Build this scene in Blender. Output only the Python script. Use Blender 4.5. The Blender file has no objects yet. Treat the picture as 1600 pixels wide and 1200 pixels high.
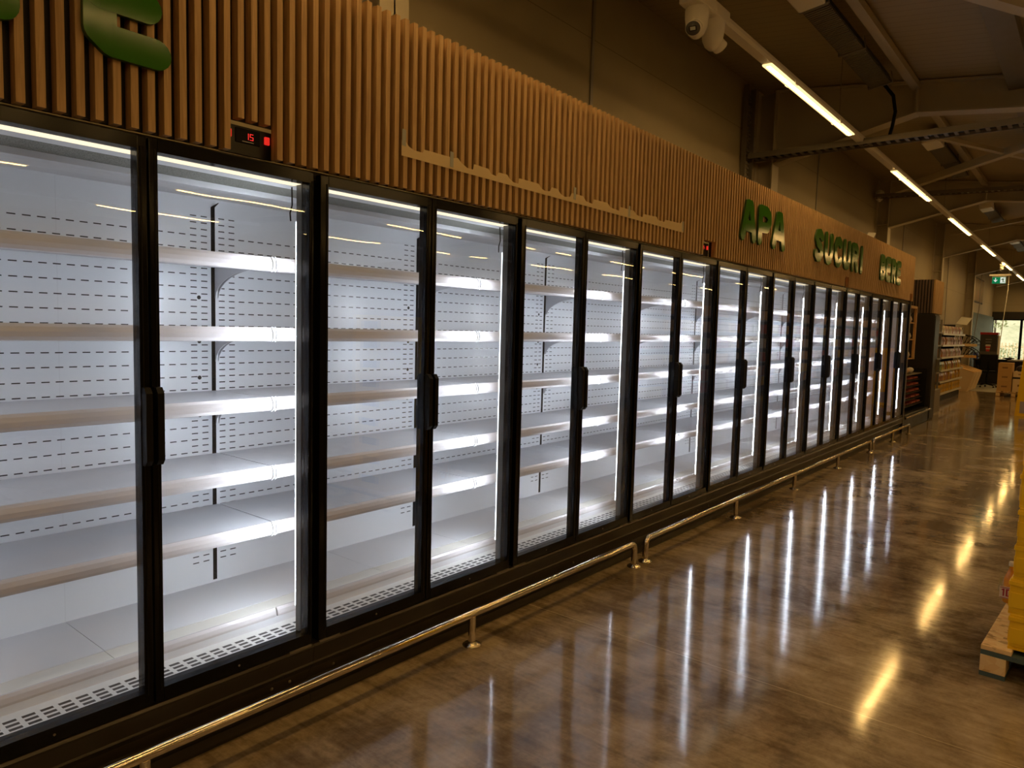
import bpy, bmesh, math, random
from mathutils import Vector, Matrix
random.seed(7)
S = bpy.context.scene
COL = S.collection
# ------------------------------------------------------------------ camera
YAW, PIT, ROLL, FPX = 0.6834, 0.0789, 0.0259, 1118.1
CAM = Vector((2.3932, 0.0, 1.55))
def cam_axes():
    cy, sy = math.cos(YAW), math.sin(YAW)
    f = Vector((-sy*math.cos(PIT), cy*math.cos(PIT), -math.sin(PIT)))
    r = Vector((cy, sy, 0)); u = r.cross(f)
    return r*math.cos(ROLL)+u*math.sin(ROLL), -r*math.sin(ROLL)+u*math.cos(ROLL), f
cd = bpy.data.cameras.new('camera'); cam = bpy.data.objects.new('camera', cd); COL.objects.link(cam)
r_, u_, f_ = cam_axes()
m = Matrix((r_, u_, -f_)).transposed().to_4x4(); m.translation = CAM
cam.matrix_world = m
cd.sensor_fit = 'HORIZONTAL'; cd.sensor_width = 36; cd.lens = FPX/1600*36
cd.clip_start = 0.02; cd.clip_end = 400
S.camera = cam
# ------------------------------------------------------------------ world, sun, exposure
S.view_settings.view_transform = 'Standard'; S.view_settings.look = 'None'
S.view_settings.gamma = 1; S.view_settings.exposure = 0.0
S.view_settings.use_curve_mapping = False
W = bpy.data.worlds.new('overcast_sky'); S.world = W; W.use_nodes = True
bg = W.node_tree.nodes['Background']; bg.inputs[0].default_value = (0.97, 0.94, 0.76, 1); bg.inputs[1].default_value = 1.6
try:
    S.cycles.max_bounces = 8; S.cycles.diffuse_bounces = 4; S.cycles.glossy_bounces = 4
    S.cycles.transparent_max_bounces = 24; S.cycles.sample_clamp_indirect = 4; S.cycles.use_denoising = True
    S.cycles.caustics_reflective = False; S.cycles.caustics_refractive = False
except Exception: pass
AMBER = (1.0, 0.58, 0.18)      # colour of the shop's lamps
COOL = (0.84, 0.90, 1.0)       # colour of the case lighting
ROW_POWER, LED_POWER, CANOPY_POWER = 70.0, 60.0, 1.5
# ------------------------------------------------------------------ materials
MATS = {}
def nt(name):
    m = bpy.data.materials.new(name); m.use_nodes = True
    return m, m.node_tree, m.node_tree.nodes['Principled BSDF']
def mat(name, c, rough=.5, metal=0, spec=.5, coat=0, emit=None, es=0):
    if name in MATS: return MATS[name]
    m, t, b = nt(name)
    b.inputs['Base Color'].default_value = (*c, 1); b.inputs['Roughness'].default_value = rough
    b.inputs['Metallic'].default_value = metal; b.inputs['Specular IOR Level'].default_value = spec
    b.inputs['Coat Weight'].default_value = coat
    if emit: b.inputs['Emission Color'].default_value = (*emit, 1); b.inputs['Emission Strength'].default_value = es
    # a touch of procedural wear in the gloss
    if not emit:
        n = t.nodes.new('ShaderNodeTexNoise'); n.inputs['Scale'].default_value = 9; n.inputs['Detail'].default_value = 3
        g = t.nodes.new('ShaderNodeTexCoord'); t.links.new(g.outputs['Object'], n.inputs['Vector'])
        r = t.nodes.new('ShaderNodeMapRange'); r.inputs[3].default_value = max(.02, rough*.85); r.inputs[4].default_value = min(1, rough*1.15)
        t.links.new(n.outputs['Fac'], r.inputs[0]); t.links.new(r.outputs[0], b.inputs['Roughness'])
    MATS[name] = m; return m
def N(t, typ, **k):
    n = t.nodes.new(typ)
    for a, v in k.items(): setattr(n, a, v)
    return n
def M(t, op, a, b=None, c=None):
    n = t.nodes.new('ShaderNodeMath'); n.operation = op
    for i, v in enumerate((a, b, c)):
        if v is None: continue
        if isinstance(v, (int, float)): n.inputs[i].default_value = v
        else: t.links.new(v, n.inputs[i])
    return n.outputs[0]
def ramp(t, fac, stops):
    r = t.nodes.new('ShaderNodeValToRGB'); e = r.color_ramp.elements
    while len(e) < len(stops): e.new(.5)
    for i, (p, c) in enumerate(stops): e[i].position = p; e[i].color = (*c, 1)
    t.links.new(fac, r.inputs[0]); return r.outputs[0]
def coords(t, scale=(1, 1, 1), out='Object'):
    g = t.nodes.new('ShaderNodeTexCoord'); mp = t.nodes.new('ShaderNodeMapping'); mp.inputs['Scale'].default_value = scale
    t.links.new(g.outputs[out], mp.inputs[0]); return mp.outputs[0]
def noise(t, vec, scale, detail=4, rough=.5, dist=0):
    n = t.nodes.new('ShaderNodeTexNoise'); n.inputs['Scale'].default_value = scale; n.inputs['Detail'].default_value = detail
    n.inputs['Roughness'].default_value = rough; n.inputs['Distortion'].default_value = dist
    t.links.new(vec, n.inputs['Vector']); return n.outputs['Fac']

def floor_mat():
    m, t, b = nt('polished_concrete')
    v = coords(t)
    n1 = noise(t, v, .9, 6, .6, 1.2); n2 = noise(t, v, 4.5, 8, .65, .6)
    n3 = noise(t, coords(t, (1.2, 14, 1)), 1.6, 6, .7, .4)
    n4 = noise(t, v, 40, 4, .7)
    s = M(t, 'ADD', M(t, 'MULTIPLY', n1, .42), M(t, 'ADD', M(t, 'MULTIPLY', n2, .30), M(t, 'ADD', M(t, 'MULTIPLY', n3, .18), M(t, 'MULTIPLY', n4, .10))))
    c = ramp(t, s, [(.38, (.085, .060, .038)), (.46, (.21, .160, .105)), (.53, (.37, .295, .20)), (.63, (.58, .48, .35))])
    # saw-cut joints every 6 m across the aisle
    g = t.nodes.new('ShaderNodeTexCoord'); sp = t.nodes.new('ShaderNodeSeparateXYZ'); t.links.new(g.outputs['Object'], sp.inputs[0])
    d = M(t, 'ABSOLUTE', M(t, 'SUBTRACT', M(t, 'MODULO', M(t, 'ADD', sp.outputs[1], 60.0-3.12+3), 6.0), 3.0))
    j = M(t, 'LESS_THAN', d, .0022)
    mx = N(t, 'ShaderNodeMix', data_type='RGBA'); t.links.new(j, mx.inputs[0]); t.links.new(c, mx.inputs[6]); mx.inputs[7].default_value = (.62, .52, .36, 1)
    t.links.new(mx.outputs[2], b.inputs['Base Color'])
    rr = N(t, 'ShaderNodeMapRange'); t.links.new(M(t, 'ADD', M(t, 'MULTIPLY', n2, .6), M(t, 'MULTIPLY', n4, .4)), rr.inputs[0])
    rr.inputs[1].default_value = .35; rr.inputs[2].default_value = .65; rr.inputs[3].default_value = .05; rr.inputs[4].default_value = .15
    t.links.new(rr.outputs[0], b.inputs['Roughness'])
    b.inputs['Specular IOR Level'].default_value = .75
    bp = N(t, 'ShaderNodeBump'); bp.inputs['Strength'].default_value = .05; bp.inputs['Distance'].default_value = .0016
    t.links.new(M(t, 'ADD', noise(t, v, 7, 3), M(t, 'MULTIPLY', noise(t, coords(t, (1, 5, 1)), 30, 2), .25)), bp.inputs['Height'])
    t.links.new(bp.outputs[0], b.inputs['Normal'])
    return m
def wood_mat(name, c1, c2, sc=(30, 30, 1.6)):
    m, t, b = nt(name)
    v = coords(t, sc)
    n = noise(t, v, 2.2, 6, .6, .8)
    t.links.new(ramp(t, n, [(.35, c1), (.65, c2)]), b.inputs['Base Color']); b.inputs['Roughness'].default_value = .55
    return m
def panel_mat(name, c, pitch=1.0, axis=2, groove=.004, depth=.3, rough=.6):
    m, t, b = nt(name)
    g = t.nodes.new('ShaderNodeTexCoord'); sp = t.nodes.new('ShaderNodeSeparateXYZ'); t.links.new(g.outputs['Object'], sp.inputs[0])
    d = M(t, 'LESS_THAN', M(t, 'MODULO', M(t, 'ADD', sp.outputs[axis], 50.0), pitch), groove)
    n = noise(t, coords(t), 1.3, 4)
    c1 = ramp(t, n, [(.3, tuple(x*.9 for x in c)), (.7, c)])
    mx = N(t, 'ShaderNodeMix', data_type='RGBA'); t.links.new(d, mx.inputs[0]); t.links.new(c1, mx.inputs[6]); mx.inputs[7].default_value = (*[x*depth for x in c], 1)
    t.links.new(mx.outputs[2], b.inputs['Base Color']); b.inputs['Roughness'].default_value = rough
    return m
def back_panel_mat():
    m, t, b = nt('slotted_white_back_sheet')
    g = t.nodes.new('ShaderNodeTexCoord'); sp = t.nodes.new('ShaderNodeSeparateXYZ'); t.links.new(g.outputs['Object'], sp.inputs[0])
    y, z = sp.outputs[1], sp.outputs[2]
    # distance along the case from the nearest upright (uprights every 1.25 m)
    u = M(t, 'ABSOLUTE', M(t, 'SUBTRACT', M(t, 'MODULO', M(t, 'ADD', y, 12.5+.625+.0157), 1.25), .625))
    M0 = .0487
    k = M(t, 'MODULO', M(t, 'ADD', M(t, 'SUBTRACT', u, .041), M0*1.5), M0)
    dash = M(t, 'LESS_THAN', M(t, 'ABSOLUTE', M(t, 'SUBTRACT', k, M0/2)), .0142)
    dash = M(t, 'MULTIPLY', dash, M(t, 'GREATER_THAN', u, .024))
    def rows(pitch, z0):
        q = M(t, 'MODULO', M(t, 'ADD', M(t, 'SUBTRACT', z, z0), pitch*100.5), pitch)
        return M(t, 'LESS_THAN', M(t, 'ABSOLUTE', M(t, 'SUBTRACT', q, pitch/2)), .0023)
    rm = M(t, 'MULTIPLY', rows(.0567, 1.918), M(t, 'MULTIPLY', M(t, 'LESS_THAN', z, 1.93), M(t, 'GREATER_THAN', z, .70)))
    rf = M(t, 'MULTIPLY', rows(.02835, 1.918), M(t, 'MULTIPLY', M(t, 'LESS_THAN', u, .108), M(t, 'MULTIPLY', M(t, 'LESS_THAN', z, 2.01), M(t, 'GREATER_THAN', z, .44))))
    slot = M(t, 'MULTIPLY', dash, M(t, 'MAXIMUM', rm, rf))
    # round plugs left of every upright
    us = M(t, 'SUBTRACT', M(t, 'MODULO', M(t, 'ADD', y, 12.5+.625+.0157), 1.25), .625)
    for zz in (1.647, 1.452, 1.29, 1.12, .80):
        dd = M(t, 'ADD', M(t, 'POWER', M(t, 'ADD', us, .066), 2), M(t, 'POWER', M(t, 'SUBTRACT', z, zz), 2))
        slot = M(t, 'MAXIMUM', slot, M(t, 'LESS_THAN', dd, .0088**2))
    seam = M(t, 'GREATER_THAN', u, .6237)
    c = N(t, 'ShaderNodeMix', data_type='RGBA'); t.links.new(M(t, 'MULTIPLY', seam, .12), c.inputs[0]); c.inputs[6].default_value = (.83, .85, .88, 1); c.inputs[7].default_value = (.2, .2, .2, 1)
    mx = N(t, 'ShaderNodeMix', data_type='RGBA'); t.links.new(slot, mx.inputs[0]); t.links.new(c.outputs[2], mx.inputs[6]); mx.inputs[7].default_value = (.004, .004, .006, 1)
    t.links.new(mx.outputs[2], b.inputs['Base Color'])
    b.inputs['Roughness'].default_value = .30; b.inputs['Specular IOR Level'].default_value = .55
    return m
def grille_mat():
    m, t, b = nt('white_slotted_grille')
    g = t.nodes.new('ShaderNodeTexCoord'); sp = t.nodes.new('ShaderNodeSeparateXYZ'); t.links.new(g.outputs['Object'], sp.inputs[0])
    x, y = sp.outputs[0], sp.outputs[1]
    a = M(t, 'LESS_THAN', M(t, 'ABSOLUTE', M(t, 'SUBTRACT', M(t, 'MODULO', M(t, 'ADD', y, 10), .052), .026)), .0185)
    bx = M(t, 'LESS_THAN', M(t, 'ABSOLUTE', M(t, 'SUBTRACT', M(t, 'MODULO', M(t, 'ADD', x, .186+.03*10), .030), .015)), .0085)
    rng = M(t, 'MULTIPLY', M(t, 'GREATER_THAN', x, -.186), M(t, 'LESS_THAN', x, -.096))
    s = M(t, 'MULTIPLY', M(t, 'MULTIPLY', a, bx), rng)
    mx = N(t, 'ShaderNodeMix', data_type='RGBA'); t.links.new(s, mx.inputs[0]); mx.inputs[6].default_value = (.78, .77, .74, 1); mx.inputs[7].default_value = (.012, .012, .012, 1)
    t.links.new(mx.outputs[2], b.inputs['Base Color']); b.inputs['Roughness'].default_value = .35
    return m
def honeycomb_mat():
    m, t, b = nt('honeycomb_air_outlet')
    v = N(t, 'ShaderNodeTexVoronoi', feature='DISTANCE_TO_EDGE'); v.inputs['Scale'].default_value = 150
    t.links.new(coords(t), v.inputs['Vector'])
    c = ramp(t, v.outputs['Distance'], [(.05, (.26, .26, .23)), (.25, (.06, .06, .05))])
    t.links.new(c, b.inputs['Base Color']); b.inputs['Roughness'].default_value = .6
    return m
def glass_mat(name='double_glazing', f0=.05, tint=(.97, .98, .98)):
    m = bpy.data.materials.new(name); m.use_nodes = True; t = m.node_tree
    for n in list(t.nodes): t.nodes.remove(n)
    out = t.nodes.new('ShaderNodeOutputMaterial'); tr = t.nodes.new('ShaderNodeBsdfTransparent'); gl = t.nodes.new('ShaderNodeBsdfGlossy'); mx = t.nodes.new('ShaderNodeMixShader')
    tr.inputs[0].default_value = (*tint, 1); gl.inputs['Roughness'].default_value = 0.0; gl.inputs[0].default_value = (1, 1, 1, 1)
    ge = t.nodes.new('ShaderNodeNewGeometry')
    dt = N(t, 'ShaderNodeVectorMath', operation='DOT_PRODUCT'); t.links.new(ge.outputs['Incoming'], dt.inputs[0]); t.links.new(ge.outputs['True Normal'], dt.inputs[1])
    c = M(t, 'ABSOLUTE', dt.outputs['Value'])
    f = M(t, 'ADD', f0, M(t, 'MULTIPLY', 1-f0, M(t, 'POWER', M(t, 'SUBTRACT', 1.0, c), 5)))
    t.links.new(M(t, 'MINIMUM', f, 1), mx.inputs[0]); t.links.new(tr.outputs[0], mx.inputs[1]); t.links.new(gl.outputs[0], mx.inputs[2]); t.links.new(mx.outputs[0], out.inputs[0])
    bp = N(t, 'ShaderNodeBump'); bp.inputs['Strength'].default_value = .35; bp.inputs['Distance'].default_value = .004
    t.links.new(noise(t, coords(t), 1.7, 1), bp.inputs['Height']); t.links.new(bp.outputs[0], gl.inputs['Normal'])
    return m
def emis(name, c, s, light=True):
    m = bpy.data.materials.new(name); m.use_nodes = True; t = m.node_tree
    for n in list(t.nodes): t.nodes.remove(n)
    o = t.nodes.new('ShaderNodeOutputMaterial'); e = t.nodes.new('ShaderNodeEmission'); e.inputs[0].default_value = (*c, 1); e.inputs[1].default_value = s
    t.links.new(e.outputs[0], o.inputs[0])
    if not light:
        try: m.cycles.emission_sampling = 'NONE'
        except Exception: pass
    return m
def osb_mat():
    m, t, b = nt('chipboard')
    v = N(t, 'ShaderNodeTexVoronoi'); v.inputs['Scale'].default_value = 28; t.links.new(coords(t, (1, 2.2, 1.3)), v.inputs['Vector'])
    c = ramp(t, M(t, 'MULTIPLY', v.outputs['Color'], 1.0), [(.1, (.46, .30, .14)), (.35, (.88, .64, .33)), (.9, (.97, .80, .50))])
    t.links.new(c, b.inputs['Base Color']); b.inputs['Roughness'].default_value = .75
    return m
FLOOR = floor_mat(); WOOD = wood_mat('oak_slat', (.44, .28, .13), (.64, .43, .22)); WOODR = wood_mat('pine_frame', (.45, .27, .11), (.60, .38, .18))
BACKP = back_panel_mat(); GRILLE = grille_mat(); HONEY = honeycomb_mat(); GLASS = glass_mat(); OSB = osb_mat()
WALL = panel_mat('wall_sandwich_panel', (.37, .32, .22), 1.0, 2, .006, .45)
CEIL = panel_mat('roof_sandwich_panel', (.42, .36, .25), .125, 1, .012, .75)
BLACK = mat('black_case_sheet', (.010, .009, .008), .36, 0, .4); FRAME = mat('black_anodised_frame', (.003, .003, .003), .14, 0, .2)
POST = mat('dark_grey_post', (.10, .10, .095), .4, .5)
BUMP = mat('dark_bronze_base_sheet', (.030, .024, .018), .33, .2)
WHITE = mat('white_liner_sheet', (.84, .85, .88), .32, 0, .5); SHELF = mat('white_shelf_sheet', (.80, .82, .86), .20, 0, .6)
CREAM = mat('cream_deck_front', (.80, .77, .70), .3); RAIL = mat('clear_price_rail', (.70, .665, .665), .26, 0, .45)
CLIP = mat('clear_plastic_clip', (.92, .93, .95), .1, 0, .8); CHROME = mat('polished_steel', (.80, .74, .62), .07, 1)
STEEL = mat('painted_grey_steel', (.52, .47, .38), .5); GALV = mat('galvanised_steel', (.24, .22, .19), .5, .5)
LED = emis('led_cool_white', COOL, LED_POWER*1.6); LEDS = emis('led_lens_edge', COOL, 2.2, False); CAN = emis('canopy_lamp', (1.0, .84, .58), CANOPY_POWER)
CORE = emis('linear_lamp_core', AMBER, ROW_POWER); LENS = emis('linear_lamp_lens', (1.0, .68, .26), 2.0, False)
GREEN = mat('green_gloss_letter', (.035, .17, .005), .10, 0, .16); GREENS = mat('letter_edge', (.02, .07, .008), .4)
TRACK = mat('white_track', (.92, .90, .86), .4); WHITEP = mat('white_plastic', (.90, .88, .84), .35)
BLK = mat('black_plastic', (.006, .006, .006), .5, 0, .15); RED = mat('red_lamp', (.3, .01, .01), .4, emit=(1, .03, .02), es=.7); REDD = emis('red_digits', (1, .04, .03), 1.1, False)
PAPER = mat('cream_paper', (.74, .60, .38), .7); TAPE = mat('grey_tape', (.40, .42, .42), .4)
YEL = mat('yellow_plastic', (.98, .64, .02), .38); YELD = mat('yellow_card', (.95, .62, .02), .55)
BLUEP = mat('faded_blue_paint', (.075, .13, .15), .6); CARD = mat('brown_cardboard', (.66, .42, .17), .7); CARDL = mat('pale_cardboard', (.86, .68, .45), .7)
GREYM = mat('grey_sheet', (.30, .29, .27), .45, .4); DARK = mat('dark_panel', (.018, .015, .013), .5)
# ------------------------------------------------------------------ mesh tools
def tag(o, label=None, cat=None, group=None, kind=None):
    for k, v in (('label', label), ('category', cat), ('group', group), ('kind', kind)):
        if v: o[k] = v
    return o
def empty(name, loc, label=None, cat=None, group=None, rz=0):
    o = bpy.data.objects.new(name, None); COL.objects.link(o); o.location = loc; o.rotation_euler.z = rz; o.empty_display_size = .1
    return tag(o, label, cat, group)
class MB:
    def __init__(s): s.v = []; s.f = []; s.mi = []; s.mats = []; s.sm = []
    def _m(s, m):
        if m not in s.mats: s.mats.append(m)
        return s.mats.index(m)
    def add(s, vs, fs, m, smooth=False):
        o = len(s.v); s.v += [tuple(v) for v in vs]; i = s._m(m)
        for f in fs: s.f.append([o+a for a in f]); s.mi.append(i); s.sm.append(smooth)
        return s
    def box(s, a, b, m, bev=0):
        (x0, y0, z0), (x1, y1, z1) = a, b
        if bev <= 0:
            vs = [(x0,y0,z0),(x1,y0,z0),(x1,y1,z0),(x0,y1,z0),(x0,y0,z1),(x1,y0,z1),(x1,y1,z1),(x0,y1,z1)]
            return s.add(vs, [(0,3,2,1),(4,5,6,7),(0,1,5,4),(1,2,6,5),(2,3,7,6),(3,0,4,7)], m)
        bm = bmesh.new(); bmesh.ops.create_cube(bm, size=1)
        for v in bm.verts: v.co = Vector(((x0+x1)/2+v.co.x*(x1-x0), (y0+y1)/2+v.co.y*(y1-y0), (z0+z1)/2+v.co.z*(z1-z0)))
        bmesh.ops.bevel(bm, geom=bm.edges[:], offset=bev, segments=2, profile=.5, affect='EDGES')
        s.bm(bm, m); return s
    def bm(s, bm, m, smooth=False):
        bm.verts.index_update(); s.add([v.co[:] for v in bm.verts], [[v.index for v in f.verts] for f in bm.faces], m, smooth); bm.free()
    def prism(s, poly, h0, h1, m, axis='y', side=None, caps=True):
        """poly 2D: axis y -> (x,z); axis x -> (y,z); axis z -> (x,y)"""
        def P(p, h): return {'y': (p[0], h, p[1]), 'x': (h, p[0], p[1]), 'z': (p[0], p[1], h)}[axis]
        n = len(poly); vs = [P(p, h0) for p in poly]+[P(p, h1) for p in poly]
        s.add(vs, [(i, (i+1) % n, n+(i+1) % n, n+i) for i in range(n)], side or m)
        if caps: s.add(vs, [tuple(range(n))[::-1], tuple(range(n, 2*n))], m)
        return s
    def tube(s, pts, r, m, n=10, closed=False, caps=True):
        pts = [Vector(p) for p in pts]; rs = r if isinstance(r, (list, tuple)) else [r]*len(pts)
        vs = []; prev = None
        for i, p in enumerate(pts):
            d = (pts[min(i+1, len(pts)-1)]-pts[max(i-1, 0)]).normalized()
            if prev is None:
                a = d.orthogonal().normalized()
            else:
                a = (prev-d*prev.dot(d)).normalized()
            prev = a; b = d.cross(a)
            for k in range(n):
                t = 2*math.pi*k/n; vs.append(p+(a*math.cos(t)+b*math.sin(t))*rs[i])
        fs = [(i*n+k, i*n+(k+1) % n, (i+1)*n+(k+1) % n, (i+1)*n+k) for i in range(len(pts)-1) for k in range(n)]
        s.add(vs, fs, m, True)
        if caps: s.add(vs, [tuple(range(n))[::-1], tuple(range((len(pts)-1)*n, len(pts)*n))], m)
        return s
    def lathe(s, prof, c, m, n=24, ax='z', rot=None):
        """prof [(r,h)], about axis through c; rot optional Matrix applied"""
        vs = []
        for r, h in prof:
            for k in range(n):
                t = 2*math.pi*k/n; v = Vector((r*math.cos(t), r*math.sin(t), h))
                if rot: v = rot @ v
                vs.append(v+Vector(c))
        fs = [(i*n+k, i*n+(k+1) % n, (i+1)*n+(k+1) % n, (i+1)*n+k) for i in range(len(prof)-1) for k in range(n)]
        s.add(vs, fs, m, True)
        s.add(vs, [tuple(range(n))[::-1], tuple(range((len(prof)-1)*n, len(prof)*n))], m); return s
    def build(s, name, parent=None, loc=(0, 0, 0), label=None, cat=None, group=None, kind=None):
        me = bpy.data.meshes.new(name); me.from_pydata(s.v, [], s.f)
        for mm in s.mats: me.materials.append(mm)
        me.polygons.foreach_set('material_index', s.mi); me.polygons.foreach_set('use_smooth', s.sm)
        bm = bmesh.new(); bm.from_mesh(me); bmesh.ops.recalc_face_normals(bm, faces=bm.faces[:]); bm.to_mesh(me); bm.free()
        me.update()
        o = bpy.data.objects.new(name, me); COL.objects.link(o); o.location = loc
        if parent: o.parent = parent
        return tag(o, label, cat, group, kind)
def box(name, a, b, m, parent=None, bev=0, **k): return MB().box(a, b, m, bev).build(name, parent, **k)
def copy_tree(o, parent=None):
    c = o.copy(); COL.objects.link(c)
    if parent: c.parent = parent
    for ch in o.children: copy_tree(ch, c)
    return c
def relabel(o, label, **k): o['label'] = label; return tag(o, None, **k)

# ================================================================== setting
XR, YB, YE, WX = 16.0, -6.0, 36.0, -1.1
box('floor', (WX-.1, YB, -.12), (XR, YE+.3, 0), FLOOR, kind='structure')
def roof(x): return 4.575-.117*(x-WX) if x < 5 else 4.575-.117*(5-WX)
MB().prism([(WX-.3, roof(WX-.3)), (5, roof(5)), (XR+.2, roof(5)), (XR+.2, roof(5)+.12), (5, roof(5)+.12), (WX-.3, roof(WX-.3)+.12)], YB-.2, YE+.4, CEIL).build('ceiling', kind='structure')
w = MB().box((WX-.15, YB, 0), (WX, YE, 4.60), WALL)
for y in (5.25, 11.55, 17.85, 24.1): w.box((WX, y-.02, 0), (WX+.012, y+.02, 4.5), GREYM)
w.build('wall_left', kind='structure')
box('wall_right', (XR, YB, 0), (XR+.15, YE, 3.95), WALL, kind='structure')
box('wall_rear', (WX-.15, YB-.15, 0), (XR+.15, YB, 4.62), WALL, kind='structure')
# end wall: window strip from the left corner to the right wall
e = MB()
e.box((WX-.15, YE, 2.42), (XR+.15, YE+.2, 4.62), WALL); e.box((WX-.15, YE, 0), (XR+.15, YE+.2, .42), DARK)
e.box((WX-.15, YE, .42), (WX+.02, YE+.2, 2.42), DARK); e.box((2.94, YE, .42), (XR+.15, YE+.2, 2.42), WALL)
e.box((WX, YE-.06, 2.42), (XR, YE, 2.72), DARK)
e.build('wall_end', kind='structure')
x = -1.08
for i in range(4):
    wn = MB(); x1 = x+1.0
    for a, b in (((x, YE+.02, .42), (x+.045, YE+.09, 2.42)), ((x1-.045, YE+.02, .42), (x1, YE+.09, 2.42)), ((x, YE+.02, .42), (x1, YE+.09, .47)), ((x, YE+.02, 2.37), (x1, YE+.09, 2.42))): wn.box(a, b, FRAME)
    wo = wn.build('window_%d' % (i+1), kind='structure')
    box('glass_pane', (x+.045, YE+.05, .47), (x1-.045, YE+.062, 2.37), GLASS, wo)
    x = x1
# paler floor screed in the far office corner
box('trim_1', (-1.09, 25.4, 0), (.55, 35.9, .006), mat('grey_floor_tiles', (.42, .42, .38), .45), kind='structure')
# corrugated blue-grey cladding at the far left wall
c = MB(); pts = []
yy = 29.6
while yy < 35.9:
    pts += [(WX+.01, yy), (WX+.05, yy+.03), (WX+.05, yy+.13), (WX+.01, yy+.16)]; yy += .2
pts += [(WX+.001, yy), (WX+.001, 29.6)]
c.prism(pts, 0.0, 2.5, mat('blue_grey_cladding', (.10, .15, .18), .5), 'z').build('wall_cladding', kind='structure')
# outdoors
box('ground_outside', (-40, 36.4, -.35), (60, 120, -.12), mat('pale_pavement', (.80, .78, .66), .8), kind='structure')
def hill():
    m, t, b = nt('hazy_hillside'); v = coords(t)
    t.links.new(ramp(t, noise(t, v, .5, 8, .7), [(.35, (.50, .52, .34)), (.5, (.74, .72, .52)), (.65, (.88, .84, .66))]), b.inputs['Base Color']); b.inputs['Roughness'].default_value = 1
    vs, fs = [], []; nx, ny = 40, 10
    for j in range(ny+1):
        for i in range(nx+1):
            xx = -60+i*4; y = 75+j*6; z = (j/ny)**.8*16+1.2*math.sin(i*.7)+.8*math.sin(i*1.9+j)
            vs.append((xx, y, z if j else -.4))
    for j in range(ny):
        for i in range(nx): a = j*(nx+1)+i; fs.append((a, a+1, a+nx+2, a+nx+1))
    MB().add(vs, fs, m, True).build('hill', kind='structure')
hill()
def bush(name, c, r, label, cat, seed, trunk=True):
    rnd = random.Random(seed); o = empty(name, (c[0], c[1], -.12), label, cat)
    lf = mat('pale_green_leaves', (.36, .38, .20), .8); b = MB()
    for k in range(170):
        d = Vector((rnd.gauss(0, 1), rnd.gauss(0, 1), rnd.gauss(0, 1))).normalized()*r*(.55+.45*rnd.random())
        p = Vector((0, 0, c[2]+.12))+Vector((d.x, d.y, d.z*1.1)); a = Vector((rnd.gauss(0, 1), rnd.gauss(0, 1), rnd.gauss(0, 1))).normalized(); q = a.orthogonal().normalized(); s = r*.11
        b.add([p-a*s, p+q*s*.5, p+a*s, p-q*s*.5], [(0, 1, 2, 3)], lf)
    b.build('foliage', o)
    MB().tube([(0, 0, 0), (0, 0, c[2]+.1)], .05, mat('bark', (.12, .09, .06), .9), 8).build('trunk', o)
bush('tree', (-1.9, 46, 3.0), 1.0, 'small leafy green tree outside, seen through the left edge of the far window', 'tree', 3)
bush('shrub', (-1.0, 44, .75), .62, 'green bush outside the window behind the dark coffee machine', 'bush', 5)
pr = empty('parasol', (-3.55, 90, .10), 'faded red parasol standing outside the far window', 'parasol')
MB().lathe([(1.0, 2.25), (.5, 2.6), (.03, 2.85), (.02, 2.83), (.5, 2.56), (.98, 2.23)], (0, 0, 0), mat('faded_red_canvas', (.72, .30, .24), .8), 8).build('canopy', pr)
MB().tube([(0, 0, 0), (0, 0, 2.8)], .03, STEEL, 8).build('pole', pr)
fe = empty('fence', (0, 58, -.12), 'pale picket fence outside behind the parasol', 'fence')
f = MB()
for i in range(70): f.box((-6+i*.2, -.02, .1), (-5.92+i*.2, .02, 1.5), CARDL)
f.build('pickets', fe); MB().box((-6, .02, .4), (8, .06, .48), CARDL).box((-6, .02, 1.2), (8, .06, 1.28), CARDL).build('rails', fe)

# ================================================================== structure: columns, rafters
FY = [2.85, 9.1, 15.4, 21.7, 28.0]
names = ['nearest the camera, mostly behind the slatted panel', 'behind the sign starting with A, carrying the cable ladder', 'behind the far end of the slatted fascia, with a small alarm sounder', 'behind the snack shelves', 'at the corner of the blue-grey cladding']
CX = -.87
for k, y in enumerate(FY):
    c = MB(); c.box((WX, y-.006, 0), (CX, y+.006, roof(CX)-.02), STEEL)
    c.box((CX-.014, y-.11, 0), (CX, y+.11, roof(CX)-.02), STEEL); c.box((WX, y-.11, 0), (WX+.014, y+.11, roof(WX)-.02), STEEL)
    for z in (2.9, 3.3, 3.7): c.box((WX+.014, y-.1, z), (CX-.014, y-.006, z+.012), STEEL)
    c.build('steel_column', label='beige steel column on the left wall, '+names[k], cat='column', group='steel columns along the wall')
for k, y in enumerate(FY+[34.3]):
    r = MB(); top = lambda x: roof(x)-.012
    def bot(x): return 3.66+(x-CX)*.24 if x < .67 else (4.03-.112*(x-.67) if x < 5 else 4.03-.112*4.33)
    xs = [CX, .67, 5, XR-.05]
    r.prism([(x, bot(x)) for x in xs]+[(x, top(x)) for x in xs[::-1]], y-.006, y+.006, STEEL)
    for a, b in zip(xs, xs[1:]):
        r.prism([(a, bot(a)-.015), (b, bot(b)-.015), (b, bot(b)), (a, bot(a))], y-.1, y+.1, STEEL)
        r.prism([(a, top(a)-.014), (b, top(b)-.014), (b, top(b)), (a, top(a))], y-.1, y+.1, STEEL)
    r.box((.66, y-.09, 4.03), (.68, y+.09, roof(.67)-.03), STEEL)
    nm = ['nearest rafter, above and left of the frame', 'the first seen whole, above the green A', 'second rafter, beyond the first heater', 'third rafter down the hall', 'fourth rafter down the hall', 'last rafter, close to the window wall'][k]
    r.build('roof_rafter', label='beige haunched roof rafter, '+nm, cat='beam', group='roof rafters')
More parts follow.
